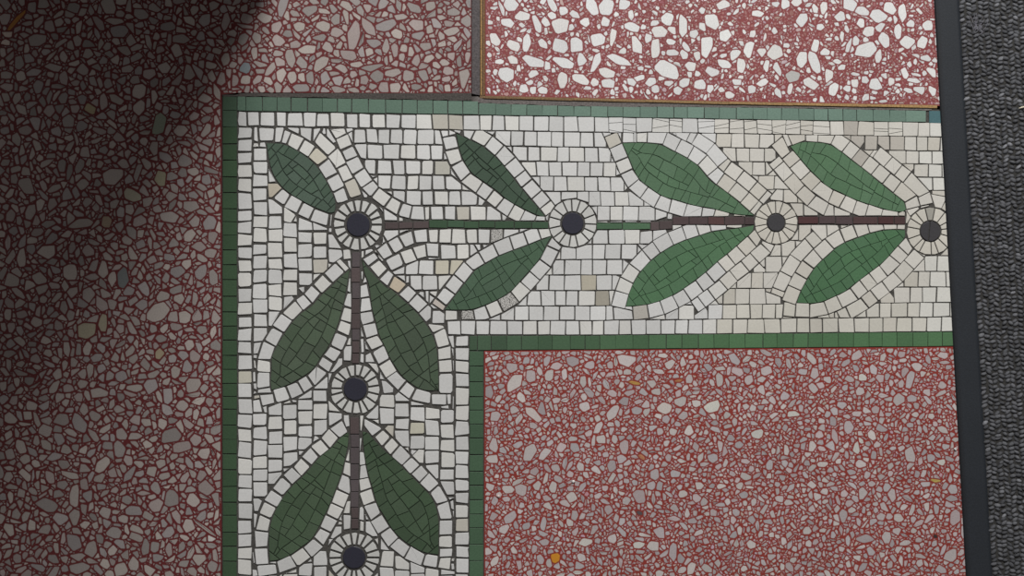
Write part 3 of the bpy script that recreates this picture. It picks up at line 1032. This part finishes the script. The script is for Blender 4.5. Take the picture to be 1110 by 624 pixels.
# --- upper right panel
H_TR1 = ((510, 0, 3.964), [(170, 15, 65, 55, 0), (135, 30, 80, 25, 75), (225, 70, 60, 40, 0), (160, 100, 65, 40, 15), (288, 105, 80, 35, 65), (322, 95, 45, 35, 60), (350, 65, 40, 35, 30), (385, 110, 95, 65, 0), (400, 45, 40, 40, 0), (350, 20, 60, 30, 60),
         (450, 65, 50, 30, 40), (490, 95, 45, 40, 0), (520, 25, 80, 50, 60), (585, 30, 65, 70, 0), (578, 95, 45, 40, 90), (660, 20, 50, 50, 0), (690, 65, 50, 25, 90), (695, 115, 75, 40, 15), (612, 160, 75, 28, 95), (545, 170, 60, 60, 0),
         (455, 195, 75, 58, 90), (385, 195, 65, 60, 0), (310, 190, 60, 35, 60), (240, 185, 75, 35, 100), (185, 195, 60, 45, 30), (105, 170, 60, 40, 70), (180, 260, 55, 40, 40), (270, 265, 85, 50, 20), (320, 285, 45, 40, 0), (150, 318, 65, 60, 20),
         (268, 318, 50, 30, -30), (400, 270, 85, 45, 10), (478, 255, 55, 40, 90), (540, 265, 95, 35, -60), (640, 262, 110, 40, 25), (585, 310, 65, 45, 10), (592, 358, 60, 45, 10), (475, 340, 80, 45, 25), (395, 345, 65, 45, 90), (530, 352, 45, 35, 45),
         (230, 380, 50, 35, 10), (270, 388, 40, 30, 90), (310, 388, 45, 35, 10), (715, 190, 80, 45, 80), (795, 210, 80, 38, 95), (815, 135, 70, 50, 10), (765, 165, 45, 35, 90), (845, 80, 55, 55, 0), (790, 100, 45, 30, -30), (868, 130, 50, 35, 60),
         (910, 110, 100, 38, 90), (960, 145, 40, 40, 0), (1040, 90, 75, 55, 40), (1000, 115, 45, 35, 40), (1095, 155, 50, 60, 60), (1015, 200, 95, 55, 100), (925, 200, 50, 30, 60), (865, 225, 55, 30, 0), (918, 230, 45, 35, 90), (975, 240, 40, 35, 60),
         (860, 180, 45, 25, 10), (845, 300, 110, 60, 30), (945, 285, 60, 35, 5), (890, 280, 40, 30, 50), (1040, 310, 60, 40, 15), (1090, 275, 70, 35, 25), (775, 350, 55, 40, -30), (795, 380, 35, 35, 0), (692, 352, 45, 30, 20), (725, 335, 45, 25, -20),
         (730, 293, 35, 25, 0), (922, 355, 40, 50, 60), (985, 360, 55, 50, 0), (855, 358, 45, 30, 0), (890, 390, 40, 40, 45), (1030, 380, 35, 30, -60), (1080, 385, 30, 25, 0), (655, 220, 40, 30, -30), (125, 265, 40, 25, 0), (1085, 20, 65, 50, -10), (995, 45, 35, 30, 0)])
H_TR2 = ((770, 0, 3.265), [(40, 20, 60, 40, 0), (15, 75, 45, 40, 60), (62, 125, 60, 55, 30), (85, 192, 45, 35, -50), (52, 230, 75, 35, 15), (110, 232, 50, 32, 90), (135, 175, 60, 30, 105), (170, 48, 42, 25, 0), (325, 72, 50, 40, -40), (265, 15, 40, 30, 90),
         (305, 10, 40, 30, 0), (230, 185, 62, 48, 15), (185, 185, 40, 28, 50), (198, 232, 45, 22, 95), (237, 245, 55, 28, 70), (325, 212, 55, 42, 110), (370, 222, 75, 35, 70), (372, 165, 55, 30, 100), (405, 182, 38, 28, 0), (418, 268, 50, 32, 110),
         (290, 272, 50, 48, 20, (188, 186, 184)), (355, 295, 60, 35, 30), (435, 315, 55, 38, -60), (282, 315, 40, 22, 100), (240, 330, 38, 22, 60), (185, 292, 42, 24, -25), (148, 315, 32, 32, 0), (70, 335, 35, 30, 0), (92, 290, 36, 25, 10),
         (552, 175, 75, 58, -40), (588, 300, 55, 42, 0), (595, 200, 48, 22, 95), (565, 110, 50, 38, -50), (595, 55, 65, 45, -10), (540, 40, 50, 35, 20), (635, 30, 50, 40, 30), (682, 45, 65, 32, 88), (615, 145, 58, 40, 85), (665, 112, 50, 27, 95),
         (700, 150, 52, 45, -40), (752, 148, 50, 38, -60), (768, 92, 38, 35, 0), (710, 85, 32, 30, 0), (605, 98, 40, 32, -30), (535, 82, 36, 36, 0), (495, 18, 55, 45, 30), (402, 28, 45, 28, 80), (370, 28, 36, 24, 90), (390, 95, 30, 28, 0),
         (462, 60, 42, 38, 0), (465, 130, 42, 20, 95), (490, 160, 50, 20, -70), (515, 145, 38, 24, 90), (465, 238, 32, 25, 0), (512, 295, 30, 30, 0), (484, 312, 30, 25, 0), (548, 280, 32, 30, 0), (550, 345, 28, 28, 0), (690, 260, 42, 28, 70),
         (785, 255, 50, 30, 40), (762, 205, 42, 28, 10), (785, 318, 40, 28, 60), (740, 318, 40, 32, 0), (700, 320, 36, 20, 10), (640, 288, 32, 25, 80), (720, 285, 50, 20, 8), (728, 265, 40, 15, 15), (228, 110, 30, 24, 90), (150, 120, 40, 25, -60)])
def brass_y(x): return 104.2 + (x - 520) * (110.6 - 104.2) / 270 if x < 790 else 110.6 + (x - 790) * (114.6 - 110.6) / 225
def brass_v(X): return np.where(X < 790, 104.2 + (X - 520) * 6.4 / 270, 110.6 + (X - 790) * 4.0 / 225)
pinks = [(192, 158, 158), (200, 176, 175), (172, 122, 121), (206, 192, 190), (162, 108, 107)]
terrazzo([(526, -60), (1060, -60), (1060, brass_y(1060)), (790, brass_y(790)), (526, brass_y(526))],
         lambda X, Y: (X > 527.5) & (Y < brass_v(X) - 1.2) & (X < 1060),
         lin((139, 70, 71)), [(227, 227, 227), (230, 230, 229), (222, 222, 222), (226, 224, 222)],
         [(7.5, 500), (5.6, 1600), (4.2, 3600), (2.9, 5500), (2.0, 4000)], [H_TR1, H_TR2], 'terrazzo_panel',
         'pale red terrazzo slab with scattered bright white chips behind the brass strips', 0.28, 1.0, vary=0.04, tight=0.62,
         rims=[[(400, -200), (526.3, -200), (526.3, 200), (400, 200)], [(500, brass_y(520) - 1), (790, brass_y(790) - 1), (790, 200), (500, 200)], [(790, brass_y(790) - 1), (1064, brass_y(1064) - 1), (1064, 200), (790, 200)]],
         dust=lambda: tuple(v * random.uniform(.85, 1.0) for v in lin(random.choice(pinks))))

# --- lower right panel
H_BR1 = ((520, 360, 3.964), [(150, 215, 95, 55, -50), (232, 355, 85, 42, 55, (200, 190, 186)), (265, 330, 45, 60, 0), (180, 280, 50, 35, 50), (218, 190, 45, 50, 0), (298, 185, 40, 50, 20), (138, 155, 45, 50, 0), (42, 258, 42, 65, 0), (68, 360, 50, 40, 0),
         (450, 320, 48, 45, 0), (570, 345, 75, 38, -55), (510, 412, 70, 32, -60), (630, 120, 80, 50, 15), (665, 218, 52, 20, 12, (190, 148, 82)), (795, 327, 55, 45, 20, (204, 196, 190)), (1000, 320, 70, 50, -30, (208, 206, 198)), (860, 297, 55, 40, 0), (930, 305, 40, 32, 0, (202, 196, 192)),
         (672, 335, 50, 40, 0), (715, 312, 40, 40, 30), (620, 295, 45, 40, 0), (570, 262, 40, 35, 30), (645, 260, 50, 28, -20), (520, 460, 45, 40, 0), (410, 497, 42, 45, 0), (620, 490, 45, 60, 0), (215, 515, 75, 45, -60), (62, 487, 40, 60, 0),
         (55, 545, 55, 40, 0), (280, 520, 65, 35, -40), (350, 495, 45, 38, -30), (568, 572, 45, 50, 0), (1030, 205, 35, 60, 0), (330, 145, 60, 35, -10), (395, 125, 60, 45, 30), (445, 215, 35, 60, 0), (365, 180, 28, 55, 0), (895, 425, 50, 40, -40),
         (875, 360, 42, 38, 0), (900, 200, 30, 45, 0), (855, 208, 40, 18, -15, (176, 122, 84)), (695, 535, 36, 20, 30, (184, 130, 96)), (560, 182, 40, 22, -10), (212, 150, 40, 20, -15, (206, 202, 196)), (470, 435, 40, 35, 0), (580, 460, 30, 40, 0)])
H_BR2 = ((780, 360, 3.964), [(60, 115, 60, 40, 40), (80, 170, 55, 38, 30), (200, 165, 50, 45, 0), (407, 175, 45, 55, 0), (395, 110, 60, 30, 50), (690, 198, 45, 40, 0), (850, 148, 50, 35, 15), (615, 195, 40, 32, 20, (206, 204, 198)), (820, 200, 40, 75, 10), (820, 525, 45, 85, -15),
         (590, 495, 30, 65, 10, (200, 198, 192)), (605, 465, 38, 22, 30, (206, 204, 198)), (165, 435, 60, 40, -25, (200, 198, 192)), (315, 350, 55, 28, -5, (200, 198, 192)), (770, 288, 45, 55, 0), (605, 255, 40, 36, 0), (670, 335, 40, 38, 30), (555, 410, 40, 55, -10), (488, 382, 30, 45, 0),
         (125, 205, 40, 45, 0), (495, 445, 30, 65, -15), (590, 100, 50, 35, -40), (530, 315, 45, 35, 0), (50, 455, 36, 34, 0), (430, 440, 36, 34, 0), (400, 490, 45, 50, 0), (440, 500, 38, 28, 30), (830, 285, 45, 32, 0), (1, 200, 40, 60, 0), (820, 400, 36, 24, 0)])
H_BR3 = ((520, 480, 4.27), [(192, 220, 55, 55, 0), (130, 212, 55, 40, 10), (48, 202, 45, 45, 0), (610, 105, 50, 50, 0), (735, 250, 65, 65, 0), (490, 460, 60, 38, 0, (208, 204, 198)), (468, 530, 50, 40, 10), (350, 530, 42, 52, 20, (206, 140, 46)), (735, 472, 55, 32, 0, (204, 202, 196)),
         (800, 475, 55, 50, 0), (895, 510, 38, 90, 5), (835, 415, 50, 65, -30), (980, 580, 50, 60, 30), (940, 237, 45, 35, 0), (1005, 255, 45, 40, 0), (900, 348, 60, 28, 5), (960, 325, 30, 45, 0), (140, 345, 75, 45, -45), (295, 375, 35, 60, 0), (425, 250, 45, 45, -30),
         (660, 410, 60, 30, 50), (810, 145, 45, 50, 0), (905, 145, 45, 50, 30), (795, 195, 40, 55, 25), (830, 200, 40, 55, -10), (630, 350, 30, 45, 0), (340, 205, 40, 60, 15), (455, 600, 52, 22, 0, (210, 206, 200)), (395, 95, 28, 75, 5), (300, 460, 50, 35, -10),
         (265, 195, 40, 45, 20), (420, 145, 40, 30, 20), (350, 115, 45, 35, 10), (252, 130, 42, 42, 0), (305, 165, 24, 50, 15), (740, 325, 40, 25, 25, (92, 84, 86))])
H_BR4 = ((910, 460, 3.805), [(292, 120, 45, 78, -10), (215, 295, 42, 62, 0), (98, 285, 48, 52, -20), (465, 265, 45, 40, 10), (460, 305, 60, 30, 5), (478, 385, 48, 60, 20), (460, 540, 60, 50, -30), (430, 515, 28, 60, 30), (195, 465, 38, 50, 10), (105, 470, 70, 34, 0), (15, 380, 36, 55, 0),
         (130, 520, 40, 40, 0), (172, 378, 38, 34, 0), (185, 340, 30, 50, -30), (70, 105, 28, 55, 5), (82, 68, 36, 24, 30), (395, 230, 46, 20, 0, (190, 168, 96)), (418, 155, 34, 32, 0, (204, 202, 196)), (355, 245, 42, 24, 0), (395, 460, 22, 22, 0, (60, 52, 52)), (245, 385, 40, 36, 0), (235, 440, 36, 36, 0)])
BRG = [(184, 174, 174), (192, 184, 183), (176, 167, 169), (186, 172, 173), (196, 189, 186), (181, 175, 177)]
brp = [(198, 168, 167), (190, 156, 155), (202, 182, 181), (194, 172, 173), (180, 158, 160)]
terrazzo([(524.8, bot_out(525) + .2), (1062, bot_out(1062) + .2), (1062, 690), (524.8, 690)],
         lambda X, Y: (X > 525.4) & (Y > 380.8 - (X - 520) * 4.6 / 510) & (X < 1060),
         lin((143, 58, 51)), BRG,
         [(10.5, 500), (8.6, 1700), (7.0, 3000), (5.6, 5000), (4.4, 6000), (3.3, 8000), (2.4, 6000)], [H_BR1, H_BR2, H_BR3, H_BR4], 'terrazzo_panel',
         'red terrazzo slab of fine pinkish grey chips inside the mosaic corner', 0.5, 1.0, tight=0.58,
         rims=[[(400, 300), (525.4, 300), (525.4, 800), (400, 800)], [(500, 300), (1064, 300), (1064, bot_out(1064) + .8), (520, bot_out(520) + .8), (500, bot_out(520) + .8)]],
         dust=lambda: tuple(v * random.uniform(.85, 1.05) for v in lin(random.choice(brp))))

# ------------------------------------------------------------------ brass strips and mortar seam
BC = lin((142, 112, 72)); BD = lin((70, 58, 46))
mb = MB()
xs = [520, 560, 620, 700, 790, 860, 940, 1016]
for a, b in zip(xs, xs[1:]):
    t = (a - 520) / 500
    c = lerp3(lin((122, 96, 66)), lin((176, 142, 92)), t)
    mb.prism([(a, brass_y(a) - .6), (b, brass_y(b) - .6), (b, brass_y(b) + 2.6), (a, brass_y(a) + 2.2)], -10, 0.1, c, 0.25, 0.2)
    mb.prism([(a, brass_y(a) + 2.4), (b, brass_y(b) + 2.8), (b, brass_y(b) + 3.8), (a, brass_y(a) + 3.4)], -10, -0.9, BD, 0)
tag(mb.build('brass_strip', M_BRASS), 'tarnished brass strip lying between the pale terrazzo and the green edging', 'divider strip')
mb = MB()
mb.prism([(520.6, -60), (522.9, -60), (522.9, 103.4), (520.6, 103.4)], -10, 0.1, lin((150, 116, 72)), 0.25, 0.2)
mb.prism([(523.0, -60), (523.6, -60), (523.6, 103.4), (523.0, 103.4)], -10, -0.6, BD, 0)
mb.prism([(523.7, -60), (525.6, -60), (525.6, 103.4), (523.7, 103.4)], -10, 0.1, lin((132, 96, 62)), 0.2, 0.2)
tag(mb.build('brass_strip', M_BRASS), 'double brass strip dividing the dark terrazzo from the pale terrazzo at the top', 'divider strip')

mb = MB()
GM = lin((112, 106, 104)); GM2 = lin((80, 76, 73))
mb.prism([(511.5, -60), (520.2, -60), (520.2, 103.0), (511.5, 101.4)], -11.5, -0.5, lin((94, 89, 90)), 0)
tag(mb.build('mortar_seam', M_MORTAR), 'grey mortar seam running up beside the double brass strip', 'mortar seam')
mb = MB()
# crumbly mortar line over the green edging
def ragged(x0, x1, f0, f1, step=7, am=0.8):
    n = int((x1 - x0) / step)
    up = [(x0 + (x1 - x0) * i / n, f0(x0 + (x1 - x0) * i / n) + J(am * .3)) for i in range(n + 1)]
    dn = [(x, f1(x) + J(am)) for x, _ in up]
    for i in range(n):
        mb.face(tuple(mb.vert(x, y, -0.12, GM2 if x < 512 else GM) for x, y in (up[i], dn[i], dn[i + 1], up[i + 1])))
ragged(241, 511, lambda x: 101 if x > 262 else 102.6, lambda x: top_out(x) + 0.4)
ragged(511, 1010, lambda x: brass_y(x) + 3.6 if x > 522 else 104.4, lambda x: top_out(x) + 1.6 + 2.4 * math.exp(-((x - 640) / 130) ** 2), am=0.7)
tag(mb.build('mortar_smear', M_MORTAR, mosaic), 'grey mortar smeared along the top edging')

# ------------------------------------------------------------------ mat
mat = empty('floor_mat', 0, 0)
tag(mat, 'dark grey ribbed entrance mat with a black rubber edge at the right', 'mat')
def mx0(y): return 1012.3 + y * 34.6 / 624
def mx1(y): return 1038.5 + y * 36.0 / 624
rb = MB()
ysn = [-120, 0, 110, 250, 400, 560, 720]
prof = [(0.0, 0.0), (0.05, 1.2), (0.22, 2.0), (0.55, 3.0), (0.86, 3.4), (1.0, 3.6)]
ids = []
for y in ysn:
    row = []
    for t, z in prof:
        c = lin((41, 45, 51)) if t > 0.1 else lin((30, 32, 36))
        row.append(rb.vert(mx0(y) + (mx1(y) - mx0(y)) * t, y, z - 0.2 + 0.3, c))
    row.append(rb.vert(mx1(y), y, 0.05, (0.02, 0.02, 0.02)))
    ids.append(row)
for a, b in zip(ids, ids[1:]):
    for i in range(len(a) - 1):
        rb.face((a[i], b[i], b[i + 1], a[i + 1]), 0, i > 1)
tag(rb.build('rubber_edge', M_RUBBER, mat), 'smooth black rubber edge')
cp = MB()
cb_ = lin((64, 63, 62))
cp.prism([(mx1(-120), -120), (1330, -120), (1330, 720), (mx1(720), 720)], 0.05, 3.2, cb_, 0)
def dome(cx, cy, a, b, h, rot, c):
    seg, rg = 8, 3
    ca, sa = math.cos(rot), math.sin(rot)
    rings = []
    for k in range(rg):
        t = k / rg * math.pi / 2
        r = math.cos(t); z = math.sin(t)
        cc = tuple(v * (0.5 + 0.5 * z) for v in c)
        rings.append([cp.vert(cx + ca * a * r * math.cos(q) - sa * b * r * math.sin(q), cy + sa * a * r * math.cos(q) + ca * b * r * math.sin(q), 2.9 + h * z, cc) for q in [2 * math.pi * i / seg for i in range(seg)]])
    top = cp.vert(cx, cy, 2.9 + h, c)
    for k in range(rg - 1):
        for i in range(seg):
            j = (i + 1) % seg
            cp.face((rings[k][j], rings[k][i], rings[k + 1][i], rings[k + 1][j]), 0, True)
    for i in range(seg):
        cp.face((rings[-1][(i + 1) % seg], rings[-1][i], top), 0, True)
k = 0; off = 3.0
while off < 190:
    y = -40 + (2.3 if k % 2 else 0)
    while y < 664:
        g = random.uniform(0.65, 1.3)
        if random.random() < 0.06: g *= 1.7
        c = lin((98, 99, 103)); c = tuple(v * g for v in c)
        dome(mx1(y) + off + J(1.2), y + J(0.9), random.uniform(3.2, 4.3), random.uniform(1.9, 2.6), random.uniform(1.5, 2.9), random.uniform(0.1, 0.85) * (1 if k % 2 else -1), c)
        y += random.uniform(4.4, 5.2)
    off += 6.3; k += 1
tag(cp.build('ribbed_pile', M_CARPET, mat), 'dark grey knobbly woven pile')

# ------------------------------------------------------------------ bits lying about
def sliver(name, pts, w, z, c, label, cat):
    b = MB()
    n = len(pts)
    for i in range(n - 1):
        a, d = pts[i], pts[i + 1]
        l = math.hypot(d[0] - a[0], d[1] - a[1]); nx, ny = -(d[1] - a[1]) / l, (d[0] - a[0]) / l
        wa = w * (0.35 if i == 0 else 1); wb = w * (0.3 if i == n - 2 else 1)
        b.prism([(a[0] + nx * wa, a[1] + ny * wa), (d[0] + nx * wb, d[1] + ny * wb), (d[0] - nx * wb, d[1] - ny * wb), (a[0] - nx * wa, a[1] - ny * wa)], z, z + w * 1.4, c, w * 0.25, w * 0.3)
    tag(b.build(name, M_SCRAP), label, cat)
sliver('straw_scrap', [(1102, 118.2), (1106, 116.8), (1113, 115.4)], 0.9, 5.6, lin((232, 224, 200)), 'short pale straw lying on the dark mat at the right edge', 'scrap')
sliver('white_fleck', [(1033.8, 485.5), (1035.2, 486.3), (1036.4, 487.6)], 1.1, 0.0, lin((240, 240, 238)), 'tiny white fleck against the rubber edge of the mat', 'scrap')

def crumb(x, y, r, c, label):
    b = MB()
    pts = [(x + r * random.uniform(.75, 1.2) * math.cos(t), y + r * random.uniform(.75, 1.2) * math.sin(t)) for t in [i * 1.047 for i in range(6)]]
    b.prism(pts, -0.3, r * 0.9, c, r * 0.4, r * 0.5)
    tag(b.build('crumb', M_SCRAP), label, 'crumb')
crumb(621.6, 521.6, 1.9, lin((240, 238, 236)), 'white crumb on the red terrazzo inside the corner, nearer the middle')
crumb(540.5, 537.4, 1.7, lin((228, 208, 204)), 'pinkish white crumb on the red terrazzo close to the inner green edging')
# fluff on the mat
fb = MB()
for i in range(26):
    x0, y0 = 1057 + random.gauss(0, 2.5), 32 + random.gauss(0, 3.0)
    an = random.uniform(-2.6, -0.5) if i < 18 else random.uniform(0, 6.28)
    L = random.uniform(4, 22) if i < 18 else random.uniform(3, 7)
    x, y = x0, y0
    for s in range(4):
        nx_, ny_ = x + math.cos(an) * L / 4, y + math.sin(an) * L / 4
        an += J(0.5)
        px, py = -math.sin(an) * 0.14, math.cos(an) * 0.14
        fb.face(tuple(fb.vert(a, b, 6.3 + 0.2 * s, lin((128, 126, 136))) for a, b in ((x - px, y - py), (nx_ - px, ny_ - py), (nx_ + px, ny_ + py), (x + px, y + py))))
        x, y = nx_, ny_
tag(fb.build('lint_tuft', M_SCRAP), 'wisp of pale lint on the mat near the top edge of the photo', 'lint')

# ------------------------------------------------------------------ floor and added post
def slab(name, x0, y0, x1, y1, z0, z1, m):
    b = MB(); b.prism([(x0, y0), (x1, y0), (x1, y1), (x0, y1)], z0, z1, (.3, .3, .3), 0)
    o = b.build(name, m); o['kind'] = 'structure'; return o
slab('floor', -2200, -2600, 3200, 2600, -60, -12.5, floor_material())
PL = plaster()
# unseen post added past the top left edge to throw the soft shadow
slab('shadow_post_1', -60, -300, 304, -34, -12.4, 2400, PL)

# ------------------------------------------------------------------ light
w = bpy.data.worlds.new('sky'); bpy.context.scene.world = w
w.use_nodes = True
w.node_tree.nodes['Background'].inputs['Color'].default_value = (1.0, 0.95, 0.93, 1)
w.node_tree.nodes['Background'].inputs['Strength'].default_value = 0.135

def area_light(name, loc, target, sx, sy, power, c):
    l = bpy.data.lights.new(name, 'AREA'); l.shape = 'RECTANGLE'; l.size = sx; l.size_y = sy
    l.energy = power; l.color = c
    o = bpy.data.objects.new(name, l); col.objects.link(o)
    o.location = loc
    o.rotation_euler = (Vector(target) - Vector(loc)).to_track_quat('-Z', 'Y').to_euler()
    return o
area_light('doorway_daylight', (0.40, 2.2, 2.0), (0.1, 0, 0), 1.0, 1.0, 86, (1.0, 0.99, 0.965))

# ------------------------------------------------------------------ camera
cam = bpy.data.cameras.new('camera'); cam.sensor_width = 36
H = 1.5
cam.lens = 36 * H / 1.110
co = bpy.data.objects.new('camera', cam); col.objects.link(co)
co.location = (0, 0, H); co.rotation_euler = (0, 0, 0)
bpy.context.scene.camera = co
vs = bpy.context.scene.view_settings
vs.view_transform = 'Standard'; vs.look = 'None'; vs.exposure = 0; vs.gamma = 1
